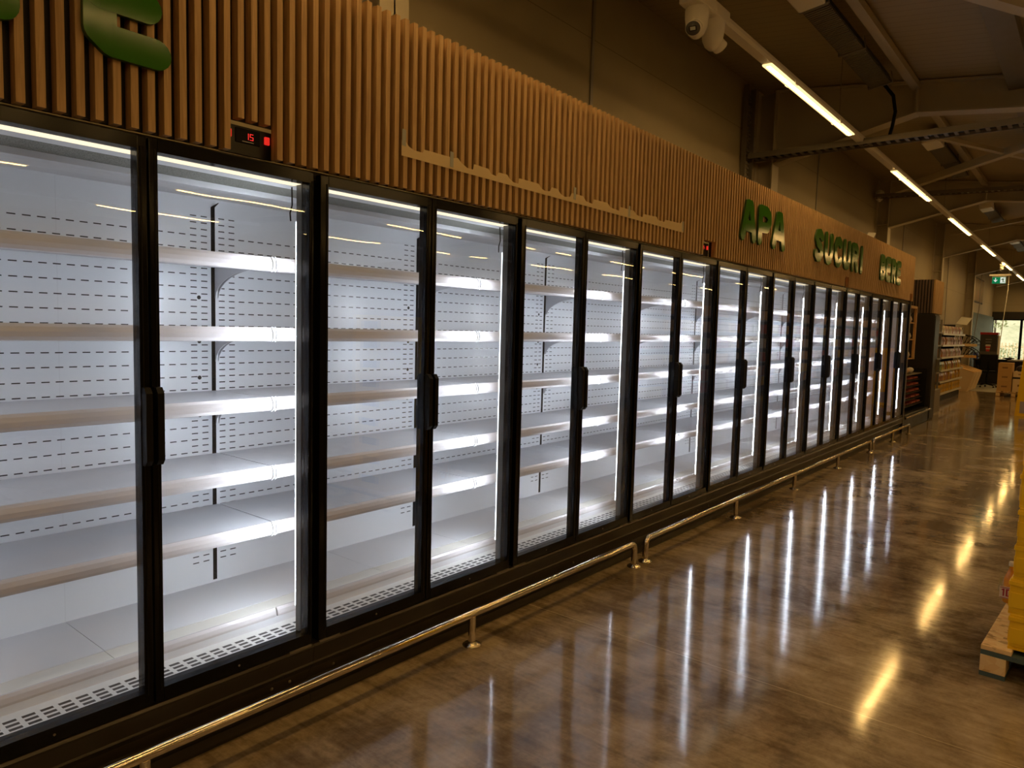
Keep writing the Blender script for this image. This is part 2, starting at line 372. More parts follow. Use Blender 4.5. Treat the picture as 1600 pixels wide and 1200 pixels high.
# longitudinal beams and braces
MB().box((1.5, -2, 4.12), (1.70, 15.3, 4.24), GALV).build('roof_purlin', label='grey steel purlin running down the hall at the upper right', cat='beam')
MB().prism([(.60, roof(.60)-.09), (.69, roof(.69)-.09), (.69, roof(.69)-.02), (.60, roof(.60)-.02)], -2, 15.3, STEEL).build('roof_purlin', label='pale steel purlin running just right of the dark heaters', cat='beam')
def flat(name, a, b, wd, th, m, label, cat, group=None):
    a, b = Vector(a), Vector(b); d = (b-a).normalized(); s = d.cross(Vector((0, 0, 1))).normalized()*wd/2; u = Vector((0, 0, th/2))
    vs = [a-s-u, a+s-u, a+s+u, a-s+u, b-s-u, b+s-u, b+s+u, b-s+u]
    return MB().add(vs, [(0,1,2,3),(4,7,6,5),(0,4,5,1),(1,5,6,2),(2,6,7,3),(3,7,4,0)], m).build(name, label=label, cat=cat, group=group)
flat('roof_brace', (-.5, 14.1, 4.12), (3.2, 9.3, 4.02), .10, .10, STEEL, 'thick pale diagonal roof brace behind the nearest light strip', 'brace')
flat('roof_brace', (.45, 10.4, 4.14), (1.9, 13.0, 4.02), .07, .05, STEEL, 'thin pale diagonal roof brace crossing the thick one at the right', 'brace')
flat('roof_brace', (1.05, 5.3, 4.02), (3.2, 9.0, 3.95), .10, .07, STEEL, 'pale diagonal roof brace at the top right corner of the photo', 'brace')
flat('roof_brace', (-.6, 20.6, 4.12), (3.2, 15.6, 4.02), .08, .08, STEEL, 'pale diagonal roof brace beyond the second rafter', 'brace')
# cable ladders
def ladder(name, y, x0, x1, z0, z1, label, group):
    o = empty(name, (x0, y, z0), label, 'cable tray', group); d = (z1-z0)/(x1-x0); L = x1-x0
    for s in (-.10, .10): MB().prism([(0, -.03), (L, d*L-.03), (L, d*L+.03), (0, .03)], s-.008, s+.008, GALV).build('side_rail', o)
    r = MB(); n = int(L/.09)
    for i in range(n): xx = .04+i*.09; r.box((xx, -.095, d*xx-.02), (xx+.035, .095, d*xx-.008), GALV)
    r.build('rungs', o); c = MB()
    for i in range(4): c.tube([(.02, -.05+i*.03, .0), (L, -.05+i*.03, d*L)], .011, BLK, 6)
    c.build('cables', o); return o
ladder('cable_ladder', 8.62, -1.0, 12, 3.66, 3.66, 'grey perforated cable ladder crossing under the roof from the first column', 'cable ladders')
ladder('cable_ladder', 14.9, -1.05, 12, 4.18, 3.78, 'second grey cable ladder, further down the hall beside the alarm sounder', 'cable ladders')
v = MB(); v.box((-1.08, 8.5, 2.2), (-1.02, 8.515, 4.5), GALV); v.box((-1.08, 8.72, 2.2), (-1.02, 8.735, 4.5), GALV)
for i in range(44): v.box((-1.075, 8.515, 2.25+i*.05), (-1.06, 8.72, 2.272+i*.05), GALV)
v.build('vertical_cable_ladder', label='upright grey cable ladder fixed to the wall beside the column above the far signs', cat='cable tray')
MB().tube([(.30, 8.62, 4.30), (.42, 8.62, 4.26), (.52, 8.62, 4.12), (.55, 8.62, 3.95), (.53, 8.62, 3.8), (.50, 8.62, 3.67)], .018, BLK, 8).build('hanging_cable', label='thick black cable drooping from the roof to the cable ladder', cat='cable')
s = MB(); s.lathe([(.03, .10), (.07, .07), (.09, 0), (.05, -.09), (.01, -.12)], (0, 0, 0), WHITEP, 16)
s.build('alarm_sounder', loc=(-1.0, 15.05, 4.22), label='small white alarm sounder on the wall near the second column', cat='alarm')
bx = MB(); bx.add([(-.9, 12.3, 2.131), (-.9, 12.8, 2.131), (-.72, 13.7, 3.35), (-.72, 13.2, 3.3), (-.91, 12.3, 2.131), (-.91, 12.8, 2.131), (-.715, 13.7, 3.34), (-.715, 13.2, 3.29)], [(0,1,2,3),(7,6,5,4),(0,4,5,1),(1,5,6,2),(2,6,7,3),(3,7,4,0)], WHITEP)
bx.build('bent_sheet', label='bent pale sheet sticking up behind the far end of the slatted fascia', cat='sheet')
# roof heaters
def heater():
    o = empty('radiant_heater', (0, 0, 0))
    MB().prism([(-.13, -.03), (.13, -.03), (.10, .09), (-.10, .09)], 0, 2.5, DARK).build('housing', o)
    g = MB()
    for i in range(60): g.box((-.12, .03+i*.041, -.045), (.12, .05+i*.041, -.031), GALV)
    g.build('grille', o)
    for y in (.02, 1.25, 2.44): MB().box((-.14, y, -.055), (.14, y+.03, -.045), GALV).box((-.145, y, -.055), (-.135, y+.03, .1), GALV).box((.135, y, -.055), (.145, y+.03, .1), GALV).build('bracket', o)
    MB().box((-.13, -.52, -.09), (.13, -.02, .13), WHITEP, .02).build('burner_box', o)
    for y in (.2, 2.2): MB().tube([(0, y, .09), (0, y, .2)], .008, GALV, 6).build('hanger', o)
    return o
h0 = heater(); h0.location = (.43, 6.1, 4.22); h0.scale = (.82, .94, .8); h0.rotation_euler = (0, math.radians(-8), 0)
tag(h0, 'long dark grilled roof heater at the top of the photo, nearest of the row', 'heater', 'roof heaters')
for y, lb in ((11.5, 'long dark grilled roof heater between the first and second rafters'), (17.6, 'dark grilled roof heater, third from the camera'), (23.8, 'small far dark roof heater, last of the row')):
    h = copy_tree(h0); h.location = (.47, y, 4.22); relabel(h, lb)

# ================================================================== lamps: continuous linear luminaires
def light_row():
    o = empty('linear_light', (0, 0, 0))
    MB().prism([(-.035, 0), (.035, 0), (.04, .03), (.03, .065), (-.03, .065), (-.04, .03)], -5.5, 35, TRACK).build('track', o)
    y = -3.3
    while y < 33:
        d = MB(); d.box((-.038, y, -.010), (.038, y+2.45, 0), LENS, 0); d.build('lens', o)
        MB().box((-.014, y+.03, -.017), (.014, y+2.42, -.0105), CORE).build('lamp_tube', o)
        for yy in (y+.55, y+1.9):
            for xx in (-.047, .040): MB().box((xx, yy, -.012), (xx+.007, yy+.05, .02), WHITEP).build('lens_clip', o)
        y += 4.5
    for y in (-4, 1.4, 7.7, 14.0, 20.3, 26.6, 32.9): MB().tube([(0, y, .065), (0, y, .74)], .003, GALV, 5).build('suspension_wire', o)
    return o
row = light_row(); row.location = (.24, 0, 3.655)
tag(row, 'white track with glowing warm lamps running down the hall above the glass cabinets', 'ceiling light', 'rows of linear lights')
for ch in row.children:
    if ch.name.startswith('suspension'): ch.scale.z = 1
for k in range(1, 5):
    r2 = copy_tree(row); r2.location = (.24+3.1*k, 0, 3.655); r2.scale.z = 1
    relabel(r2, ['', 'track of warm lamps right of the camera, over the pallets', 'track of warm lamps above the gondola opposite the cabinets', 'track of warm lamps one aisle beyond the gondola', 'track of warm lamps along the far right side of the hall'][k])
    for ch in r2.children:
        if ch.name.startswith('suspension'): ch.scale.z = .5 if k == 1 else .25

# ================================================================== refrigerated cases
Y0 = 1.6757; D = Y0-2*3.75+3.75   # first case starts at Y0-3.75
def handle_mb():
    b = MB(); b.prism([(.030, 1.073), (.048, 1.073), (.062, 1.09), (.062, 1.308), (.048, 1.327), (.030, 1.327)], 0, .021, BLK, 'y'); return b
def make_door(side):
    """side 0: hinge on the low-y edge, handle on the high-y edge; 1: mirrored. local y 0..0.597"""
    d = MB(); Wd = .597 if side == 0 else .616
    gl, gr = (.040, .568) if side == 0 else (.029, .598)
    x0, x1 = -.020, .030
    d.box((x0, 0, .262), (x1, gl, 2.118), FRAME, .003); d.box((x0, gr, .262), (x1, Wd, 2.118), FRAME, .003)
    d.box((x0, gl, .262), (x1, gr, .308), FRAME); d.box((x0, gl, 2.078), (x1, gr, 2.118), FRAME)
    # inner glazing bead lines
    for a, b in (((x1-.004, gl-.012, .30), (x1+.002, gl-.008, 2.086)), ((x1-.004, gr+.008, .30), (x1+.002, gr+.012, 2.086))): d.box(a, b, BLK)
    o = d.build('door')
    MB().box((-.004, gl-.004, .304), (.018, gr+.004, 2.082), GLASS).build('glass', o)
    hb = handle_mb(); h = hb.build('handle', o, loc=(0, (.568+.003 if side == 0 else .005), 0))
    hg = MB(); hy = .004 if side == 0 else Wd-.105
    hg.box((.028, hy, .254), (.036, hy+.10, .262), GALV)
    hg.build('hinge', o)
    k = MB()
    for z in (.285, ): k.lathe([(.004, 0), (.004, .002)], (.031, .3, z), GALV, 8, rot=Matrix.Rotation(math.pi/2, 3, 'Y'))
    k.build('screw', o)
    return o
def make_shelf():
    o = MB().box((-.70, .004, -.018), (-.245, 1.246, 0), SHELF).build('shelf')
    pr = [(-.246, .008), (-.238, .008), (-.230, -.002), (-.225, -.018), (-.226, -.034), (-.233, -.046), (-.246, -.049)]
    MB().prism(pr, .006, 1.244, RAIL).build('price_rail', o)
    for y in (.0, 1.236):
        b = MB(); cv = [(-.705, -.018), (-.705, -.155)]
        for i in range(9): a = i/8*math.pi/2; cv.append((-.70+.36*(1-math.cos(a)), -.150+.120*math.sin(a)))
        cv += [(-.26, -.03), (-.26, -.018)]
        b.prism(cv, y+.004, y+.007, WHITE).build('bracket', o)
    c = MB()
    for dy in (0, .016):
        c.tube([(-.232, 1.229+dy, .010), (-.222, 1.231+dy, -.006), (-.219, 1.232+dy, -.022), (-.222, 1.231+dy, -.038), (-.232, 1.228+dy, -.050)], .0028, CLIP, 6)
    c.build('rail_clip', o)
    return o
def make_controller():
    o = MB().box((-.012, -.10, 2.135), (.004, .10, 2.232), BLACK).build('controller')
    MB().box((.004, -.047, 2.175), (.008, .047, 2.225), BLK, .001).build('display', o)
    dg = MB(); z = 2.190
    def seg(y, segs):
        w, h = .011, .020
        P = {'a': ((y, z+h), (y+w, z+h)), 'd': ((y, z), (y+w, z)), 'g': ((y, z+h/2), (y+w, z+h/2)), 'f': ((y, z+h/2), (y, z+h)), 'e': ((y, z), (y, z+h/2)), 'b': ((y+w, z+h/2), (y+w, z+h)), 'c': ((y+w, z), (y+w, z+h/2))}
        for s_ in segs:
            (a, b), (c2, d2) = P[s_]; dg.box((.008, min(a, c2)-.001, min(b, d2)-.001), (.0092, max(a, c2)+.001, max(b, d2)+.001), REDD)
    seg(-.010, 'bc'); seg(.008, 'afgcd')
    dg.build('digits', o)
    MB().box((.008, -.022, 2.180), (.0085, .022, 2.182), CLIP).build('scale_mark', o)
    for y in (-.074, .074): MB().box((.004, y-.010, 2.186), (.013, y+.010, 2.214), RED, .003).build('switch', o)
    return o
def make_case():
    o = empty('refrigerated_display_case', (0, 0, 0)); L = 3.75
    b = MB(); b.box((-.99, 0, .12), (-.745, L, 2.13), BLACK); b.box((-.745, 0, 2.10), (-.0, L, 2.13), BLACK); b.box((-.95, 0, .0), (-.02, L, .24), BLACK); b.build('cabinet_body', o)
    MB().box((-.745, 0, .24), (-.71, L, 2.10), BACKP).build('back_panel', o)
    c = MB(); c.box((-.71, 0, 2.084), (-.335, L, 2.10), WHITE); c.prism([(-.335, 2.060), (-.328, 2.060), (-.328, 2.10), (-.335, 2.10)], 0, L, WHITE)
    c.box((-.150, 0, 2.078), (-.082, L, 2.10), WHITE)
    c.build('canopy', o)
    h = MB(); h.box((-.328, 0, 2.082), (-.150, L, 2.098), HONEY); h.build('air_outlet', o)
    MB().box((-.080, .02, 2.078), (-.024, L-.02, 2.098), CAN).build('canopy_light', o)
    dk = MB()
    for i in range(6):
        ya, yb = max(0, i*.625-.0145), ((i+1)*.625-.0169 if i < 5 else L)
        dk.box((-.71, ya, .30), (-.335, yb, .335), WHITE); dk.box((-.335, ya, .30), (-.240, yb, .333), CREAM)
    dk.box((-.71, 0, .24), (-.225, L, .30), WHITE); dk.build('deck', o)
    pr = [(-.246, .008), (-.238, .008), (-.230, -.002), (-.225, -.018), (-.226, -.034), (-.233, -.046), (-.246, -.049)]
    MB().prism([(x, z+.327) for x, z in pr], .004, L-.004, RAIL).build('deck_price_rail', o)
    MB().prism([(-.235, .272), (-.07, .276), (-.045, .262), (-.045, .25), (-.235, .25)], 0, L, GRILLE).build('intake_grille', o)
    # fixed frame: header, sill, posts
    f = MB(); f.box((-.045, 0, 2.088), (-.002, L, 2.128), FRAME); f.box((-.045, 0, .235), (-.022, L, .30), FRAME); f.box((-.022, 0, .235), (.012, L, .256), FRAME)
    f.build('door_surround', o)
    for y in (1.25, 2.5, 3.75):
        y1 = y+.024 if y < 3.7 else y
        MB().box((-.055, y-.024, .26), (-.021, y1, 2.10), POST).build('post', o)
        nx_, ny_ = -.85, -.53; cx_, cy_ = -.068, y-.0125; hw = .010
        A_ = (cx_-ny_*hw*-1, cy_+nx_*hw*-1); B_ = (cx_+ny_*hw*-1, cy_-nx_*hw*-1)
        A2, B2 = (A_[0]-nx_*.003, A_[1]-ny_*.003), (B_[0]-nx_*.003, B_[1]-ny_*.003)
        p = MB(); p.prism([A_, B_, B2, A2], .40, 1.94, LEDS, 'z')
        p.add([(A_[0]+nx_*.0004, A_[1]+ny_*.0004, .40), (B_[0]+nx_*.0004, B_[1]+ny_*.0004, .40), (B_[0]+nx_*.0004, B_[1]+ny_*.0004, 1.94), (A_[0]+nx_*.0004, A_[1]+ny_*.0004, 1.94)], [(0, 1, 2, 3)], LED)
        p = p.build('led_strip', o)
        MB().box((-.0630, y-.0060, .39), (-.0555, y-.001, 1.95), WHITE).build('led_profile', p)
        MB().tube([(-.07, y-.04, 1.94), (-.065, y-.046, 1.97), (-.06, y-.040, 2.0), (-.07, y-.035, 2.07)], .003, BLK, 6).build('wire', p)
    MB().box((-.045, 0, .26), (-.021, .020, 2.10), POST).build('post', o)
    for k in range(3):
        u = MB(); y = (k+1)*1.25-.0157
        u.box((-.7105, y-.009, .347), (-.7075, y+.009, 2.05), BLK); u.add([(-.709, y-.009, 2.05), (-.709, y+.009, 2.05), (-.68, y+.014, 2.068), (-.68, y+.010, 2.068)], [(0, 1, 2, 3)], BLK)
        u.build('upright', o)
    # base: ledge, slanted bumper, recessed kick plate
    prof = [(-.02, .258), (.034, .258), (.040, .250), (.036, .240), (.030, .185), (.034, .178), (.012, .150), (-.012, .10), (-.016, .055), (.010, .045), (.014, .012), (.014, 0), (-.02, 0)]
    MB().prism(prof, 0.0008, L-.0008, BUMP).build('base_panel', o)
    sc = MB()
    for y in (.12, 1.9, 3.58, 3.66):
        for z, xx in ((.125, .002), ): sc.lathe([(.007, 0), (.006, .003), (.002, .005)], (xx, y, z), GALV, 10, rot=Matrix.Rotation(math.pi/2, 3, 'Y'))
    sc.build('bolt', o)
    dA, dB = make_door(0), make_door(1); sh = make_shelf()
    ZS = (1.801, 1.516, 1.229, .941, .703)
    for p in range(3):
        for d0, y in ((dA, .025), (dB, .628)):
            d = d0 if p == 0 else copy_tree(d0)
            d.parent = o; d.location = (0, p*1.25+y, 0)
    first = True
    for p in range(3):
        for z in ZS:
            s_ = sh if first else copy_tree(sh); first = False
            s_.parent = o; s_.location = (0, p*1.25, z)
    # the shelf joints stand at the module boundaries
    ct = make_controller(); ct.parent = o; ct.location = (0, 3.485, 0)
    return o
case0 = make_case()
labels = ['glass-door refrigerated case nearest the camera, empty, with the first two doors at the left edge',
          'empty glass-door refrigerated case second from the camera, under the cream paper strip',
          'empty glass-door refrigerated case third from the camera, under the first far green word',
          'last glass-door refrigerated case of the row, beside the dark meat chiller']
CASES = []
rnd = random.Random(3)
for k in range(4):
    c = case0 if k == 0 else copy_tree(case0)
    c.location = (0, Y0-3.75+3.75*k, 0); tag(c, labels[k], 'display fridge', 'glass-door refrigerated cases')
    CASES.append(c)
for c in CASES:
    for ch in c.children:
        if ch.name.startswith('door') and not ch.name.startswith('door_s'):
            ch.rotation_euler.z = rnd.uniform(-.0022, .0022)
for c, off in zip(CASES, (1.41-Y0+3.75, 5.20-Y0, 9.05-Y0-3.75, 12.86-Y0-7.5-.06)):
    for ch in c.children:
        if ch.name.startswith('controller'): ch.location.y = off
# closed ends of the row
endp = MB(); endp.prism([(-.99, .0), (.034, .0), (.036, .25), (.034, 2.13), (-.99, 2.13)], 3.752, 3.775, BLACK); endp.build('end_panel', CASES[3])
MB().box((-.708, 3.7355, .336), (-.060, 3.7495, 2.076), WHITE).build('inner_end_liner', CASES[3], label='white inner end sheet')
MB().box((.0345, 3.752, .0), (.045, 3.775, 2.14), GALV).build('end_trim', CASES[3], label='bright metal edge strip')
lp = MB(); lp.prism([(-.99, .0), (.034, .0), (.036, .25), (.034, 2.13), (-.99, 2.13)], -.025, -.002, BLACK); lp.build('end_panel', CASES[0])
MB().box((-.708, .0005, .336), (-.060, .0035, 2.076), WHITE).build('inner_end_liner', CASES[0], label='white inner end sheet')

# ================================================================== slatted fascia
def fascia(y0, y1, skip):
    o = empty('slatted_fascia', (0, y0, 2.13))
    s = MB(); k0 = math.floor((y0-1.515)/.0503)+1
    k = k0
    while 1.515+.0503*k <= y1+1e-6:
        ye = 1.515+.0503*k
        z0 = 2.13
        for c in skip:
            if c-.085 < ye-.01 < c+.085: z0 = 2.243
        s.box((.022, ye-.0225-y0, z0-2.13), (.062, ye-y0, .695), WOOD, 0); k += 1
    s.build('slats', o)
    b = MB(); b.box((.004, 0, .115), (.018, y1-y0, .66), DARK)
    segs = []; a = y0
    for c in sorted(skip):
        if y0 < c < y1: segs.append((a, c-.11)); a = c+.11
    segs.append((a, y1))
    for a, e_ in segs: b.box((.004, a-y0, .003), (.018, e_-y0, .115), DARK)
    b.build('backing_board', o)
    return o
CT = (1.41, 5.20, 9.05, 12.80)
ys = [-2.07, 1.68, 5.43, 9.18, 12.94]
fl = ['wooden slat fascia panel above the nearest case, carrying the large green E', 'wooden slat fascia panel with the torn cream paper strip', 'wooden slat fascia panel carrying the first two far green words', 'last wooden slat fascia panel, ending the row above the fourth case']
for a, b, lb in zip(ys, ys[1:], fl):
    o = fascia(a, b, CT); tag(o, lb, 'wall panel', 'slatted fascia panels')
# letters: rounded strokes
def letter(ch, y, z, wd, h, label, group, th=.017):
    G = {'A': [[(0, 0), (.30, 1), (.55, 1), (.85, 0)], [(.13, .33), (.72, .33)]],
         'P': [[(.05, 0), (.05, 1), (.55, 1), (.78, .88), (.80, .66), (.62, .46), (.05, .42)]],
         'S': [[(.80, .86), (.55, 1), (.20, .96), (.05, .76), (.22, .58), (.62, .46), (.80, .25), (.58, .03), (.22, 0), (.0, .14)]],
         'U': [[(.03, 1), (.03, .25), (.20, .03), (.42, 0), (.65, .05), (.80, .28), (.80, 1)]],
         'C': [[(.80, .85), (.55, 1), (.25, .96), (.04, .70), (.04, .32), (.22, .05), (.52, 0), (.80, .14)]],
         'R': [[(.05, 0), (.05, 1), (.55, 1), (.78, .86), (.76, .66), (.58, .50), (.05, .46)], [(.42, .48), (.80, 0)]],
         'I': [[(.0, 0), (.0, 1)]],
         'B': [[(.05, 0), (.05, 1), (.50, 1), (.72, .88), (.70, .66), (.52, .53), (.05, .53)], [(.52, .53), (.78, .40), (.80, .16), (.58, 0), (.05, 0)]],
         'E': [[(.80, 1), (.20, 1), (.04, .92), (.04, .10), (.20, 0), (.84, 0)], [(.04, .51), (.70, .51)]],
         'T': [[(0, 1), (.86, 1)], [(.43, 1), (.43, .06)]]}[ch]
    r = .046
    b = MB(); xF = .064; n = 0
    W2 = wd-2*r; H2 = h-2*r
    def pt(p): return (r+p[0]/.85*W2, r+p[1]*H2)
    for st in G:
        P = [Vector(pt(p)) for p in st]
        for i, p in enumerate(P):
            n += 1; e_ = .00012*n
            b.prism([(p.x+r*math.cos(t*math.pi/9), p.y+r*math.sin(t*math.pi/9)) for t in range(18)], xF-.062, xF-.062+th+e_, GREEN, 'x', GREENS)
            if i:
                q = P[i-1]; d = (p-q).normalized(); s_ = Vector((-d.y, d.x))*r; n += 1; e_ = .00012*n
                b.prism([q+s_, q-s_, p-s_, p+s_], xF-.062, xF-.062+th+e_, GREEN, 'x', GREENS)
    o = b.build('sign_letter', loc=(.062, y, z), label=label, cat='letter', group=group)
    return o
letter('T', .50, 2.315, .30, .345, 'large green T at the top left edge of the photo, only its foot in view', 'green letters ending above the nearest case')
letter('E', .845, 2.315, .262, .345, 'large green E at the top left on the wooden slats', 'green letters ending above the nearest case')
for i, ch in enumerate('APA'): letter(ch, 5.742+i*.362, 2.312, .335, .345, ['first A of the green word APA', 'P in the middle of the green word APA', 'last A of the green word APA'][i], 'green letters of APA')
ypos = [7.70, 8.045, 8.405, 8.765, 9.12, 9.53]; wds = [.30, .31, .31, .31, .32, .082]
lbs = ['S starting the green word SUCURI', 'first U of the green word SUCURI, after the S', 'C of the green word SUCURI', 'second U of the green word SUCURI, before the R', 'R of the green word SUCURI', 'I ending the green word SUCURI']
for ch, y, wd, lb in zip('SUCURI', ypos, wds, lbs): letter(ch, y, 2.312, wd, .345, lb, 'green letters of SUCURI')
for i, ch in enumerate('BERE'): letter(ch, 10.56+i*.33, 2.312, .30, .345, ['B starting the green word BERE', 'first E of the green word BERE, after the B', 'R of the green word BERE', 'last E of the green word BERE'][i], 'green letters of BERE')
# torn paper template
up = [(2.083, 2.325), (2.105, 2.325), (2.125, 2.306), (2.155, 2.297), (2.205, 2.297), (2.212, 2.312), (2.40, 2.312), (2.425, 2.318), (2.45, 2.300), (2.49, 2.285), (2.53, 2.285), (2.535, 2.311), (2.64, 2.308), (2.66, 2.288), (2.70, 2.283), (2.715, 2.305), (2.78, 2.306), (2.80, 2.290), (2.83, 2.277), (2.87, 2.277), (2.875, 2.305), (3.04, 2.305), (3.065, 2.285), (3.10, 2.277), (3.14, 2.283), (3.155, 2.306), (3.21, 2.306), (3.24, 2.284), (3.28, 2.275), (3.33, 2.283), (3.345, 2.306), (3.46, 2.306), (3.49, 2.283), (3.56, 2.277), (3.57, 2.305), (3.72, 2.308), (3.76, 2.285), (3.86, 2.280), (3.87, 2.305), (4.04, 2.305), (4.07, 2.285), (4.15, 2.280), (4.16, 2.302), (4.34, 2.308), (4.36, 2.290), (4.45, 2.288), (4.46, 2.305), (4.69, 2.310), (4.71, 2.325), (4.74, 2.33), (4.74, 2.250)]
pa = empty('paper_template', (.0625, 2.083, 2.25), 'long torn cream paper strip taped across the wooden slats', 'paper strip')
MB().prism([(y-2.083, z-2.25) for y, z in up]+[(0, .012)], .0, .0012, PAPER, 'x').build('paper', pa)
for y, z in ((2.095, 2.335), (2.385, 2.300), (3.375, 2.305), (3.98, 2.29), (4.73, 2.29)): MB().prism([(y-.011-2.083, z-.03-2.25), (y+.011-2.083, z-.032-2.25), (y+.012-2.083, z+.036-2.25), (y-.010-2.083, z+.038-2.25)], .0013, .0022, TAPE, 'x').build('tape', pa)

# ================================================================== guard rails
def rail(ys_, label):
    o = empty('guard_rail', (.13, ys_[0], 0), label, 'guard rail', 'chrome floor rails before the cases'); y0, y1 = 0, ys_[-1]-ys_[0]
    pts = [(0, 0, .02)]; R_ = .045; zt = .158
    pts += [(0, 0, zt-R_)]+[(0, R_*(1-math.cos(a)), zt-R_+R_*math.sin(a)) for a in [i*math.pi/12 for i in range(1, 7)]]
    pts += [(0, y1-R_*(1-math.cos(a)), zt-R_+R_*math.sin(a)) for a in [i*math.pi/12 for i in range(6, 0, -1)]]+[(0, y1, zt-R_), (0, y1, .02)]
    MB().tube(pts, .0195, CHROME, 16).build('rail_tube', o)
    for y in ys_: MB().lathe([(.046, 0), (.046, .006), (.036, .012), (.022, .016), (.021, .02)], (0, y-ys_[0], 0), CHROME, 24).build('floor_flange', o)
    for y in ys_[1:-1]: MB().tube([(0, y-ys_[0], .012), (0, y-ys_[0], .145)], .0185, CHROME, 14).build('leg', o)
    return o
rail([-2.07, -.52, .97, 2.52, 4.10], 'long chrome floor rail in front of the nearest cases')
rail([4.25, 5.81, 7.32, 8.87, 10.42], 'chrome floor rail in front of the middle cases, second from the camera')
rail([10.57, 11.77, 12.95], 'short chrome floor rail before the last case, third from the camera')
b = empty('guard_rail', (.03, 13.15, 0), 'straight steel bumper rail on the front of the dark meat chiller', 'guard rail', 'chrome floor rails before the cases')
MB().tube([(0, 0, .225), (0, 2.25, .225)], .02, CHROME, 12).build('rail_tube', b)
MB().box((-.0295, .2, .2), (-.018, .24, .25), GALV).box((-.0295, 2.0, .2), (-.018, 2.04, .25), GALV).build('bracket', b)

# ================================================================== ceiling cameras
def turret(o, loc, yaw, tilt):
    R1 = Matrix.Rotation(yaw, 3, 'Z')
    b = MB().lathe([(.052, .0), (.055, -.01), (.054, -.05), (.048, -.10), (.036, -.13), (.018, -.148), (.004, -.152)], (0, 0, 0), WHITEP, 28).build('camera_body', o, loc=loc)
    R2 = Matrix.Rotation(yaw, 3, 'Z') @ Matrix.Rotation(tilt, 3, 'Y')
    MB().lathe([(.004, .0), (.034, 0), (.037, .006), (.037, .036), (.0345, .040), (.004, .040)], (R2 @ Vector((.0, 0, .028)))+Vector((0, 0, -.092)), WHITEP, 24, rot=R2).build('lens_ring', b)
    MB().lathe([(.004, .0), (.033, 0), (.033, .003), (.004, .003)], (R2 @ Vector((.0, 0, .068)))+Vector((0, 0, -.092)), mat('camera_face', (.10, .10, .11), .25), 24, rot=R2).build('lens_face', b)
    w = MB(); c = (R2 @ Vector((0, 0, .0725)))+Vector((0, 0, -.092)); ex = R2 @ Vector((1, 0, 0)); ey = R2 @ Vector((0, 1, 0)); ez = R2 @ Vector((0, 0, 1))
    for s_, dz, mm in ((1.0, 0, BLK), (.72, .0012, mat('camera_window', (.55, .60, .58), .2))):
        q = [c+ex*.011*s_*a+ey*.017*s_*bb+ez*dz for a, bb in ((-1, -1), (1, -1), (1, 1), (-1, 1))]; q2 = [p+ez*.001 for p in q]
        w.add(q+q2, [(0, 3, 2, 1), (4, 5, 6, 7), (0, 1, 5, 4), (1, 2, 6, 5), (2, 3, 7, 6), (3, 0, 4, 7)], mm)
    w.build('lens_window', b); return b
cm = empty('ceiling_camera', (.24, 4.56, 3.655), 'pair of white dome cameras hanging from the light track at the top of the photo', 'security camera', 'security cameras')
MB().box((-.07, -.25, -.025), (.07, .02, .075), WHITEP, .012).box((-.065, .03, -.02), (.065, .26, .07), WHITEP, .012).build('mounting_box', cm)
d_ = (CAM-Vector((.24, 4.42, 3.5))); yaw = math.atan2(d_.y, d_.x)
t1 = turret(cm, (0, -.12, -.02), yaw-.25, math.radians(118)); t2 = turret(cm, (0, .13, -.02), yaw+2.3, math.radians(120)); t1.scale = t2.scale = (1.4, 1.4, 1.25)
cm2 = empty('ceiling_camera', (.19, 24.1, 3.60), 'small white dome camera on the light track beside the exit sign', 'security camera', 'security cameras')
MB().box((-.05, -.08, 0), (.09, .08, .05), WHITEP, .01).build('mounting_box', cm2); turret(cm2, (0, 0, 0), yaw, math.radians(110))
# exit sign
ex = empty('exit_sign', (.35, 22, 2.98), 'green emergency exit sign with white arrow hanging under the far lights', 'exit sign')
MB().box((-.22, -.03, .19), (.24, .05, .235), WHITEP, .006).build('lamp_housing', ex)
GRN = emis('lit_green', (.005, .16, .055), 1.0, False); WHE = emis('lit_white', (.75, .8, .7), 1.0, False)
MB().box((-.155, -.008, .0), (.135, .012, .165), GRN).box((-.16, -.004, .0), (.14, .010, .19), WHITEP).build('sign_plate', ex)
ar = MB(); ar.box((-.092, -.0095, .06), (-.076, -.0085, .14), WHE)
ar.prism([(-.125, .085), (-.115, .098), (-.084, .062), (-.053, .098), (-.043, .085), (-.084, .035)], -.0095, -.0085, WHE, 'y'); ar.build('arrow', ex)
pc = MB(); pc.box((.02, -.0095, .01), (.125, -.0085, .155), WHE)
pc.prism([(.05, .02), (.07, .07), (.055, .10), (.035, .085), (.03, .095), (.06, .125), (.09, .115), (.105, .09), (.095, .085), (.085, .10), (.08, .075), (.105, .05), (.10, .02), (.09, .02), (.09, .045), (.075, .055), (.06, .02)], -.011, -.0096, mat('pictogram_green', (.01, .2, .07), .5), 'y')
pc.lathe([(.001, 0), (.010, 0), (.010, .001), (.001, .001)], (.092, -.011, .135), MATS['pictogram_green'], 12, rot=Matrix.Rotation(math.pi/2, 3, 'X')); pc.build('running_figure', ex)
for xx in (-.19, .21): MB().tube([(xx, 0, .235), (xx, 0, 1.405)], .002, GALV, 5).build('suspension_wire', ex)

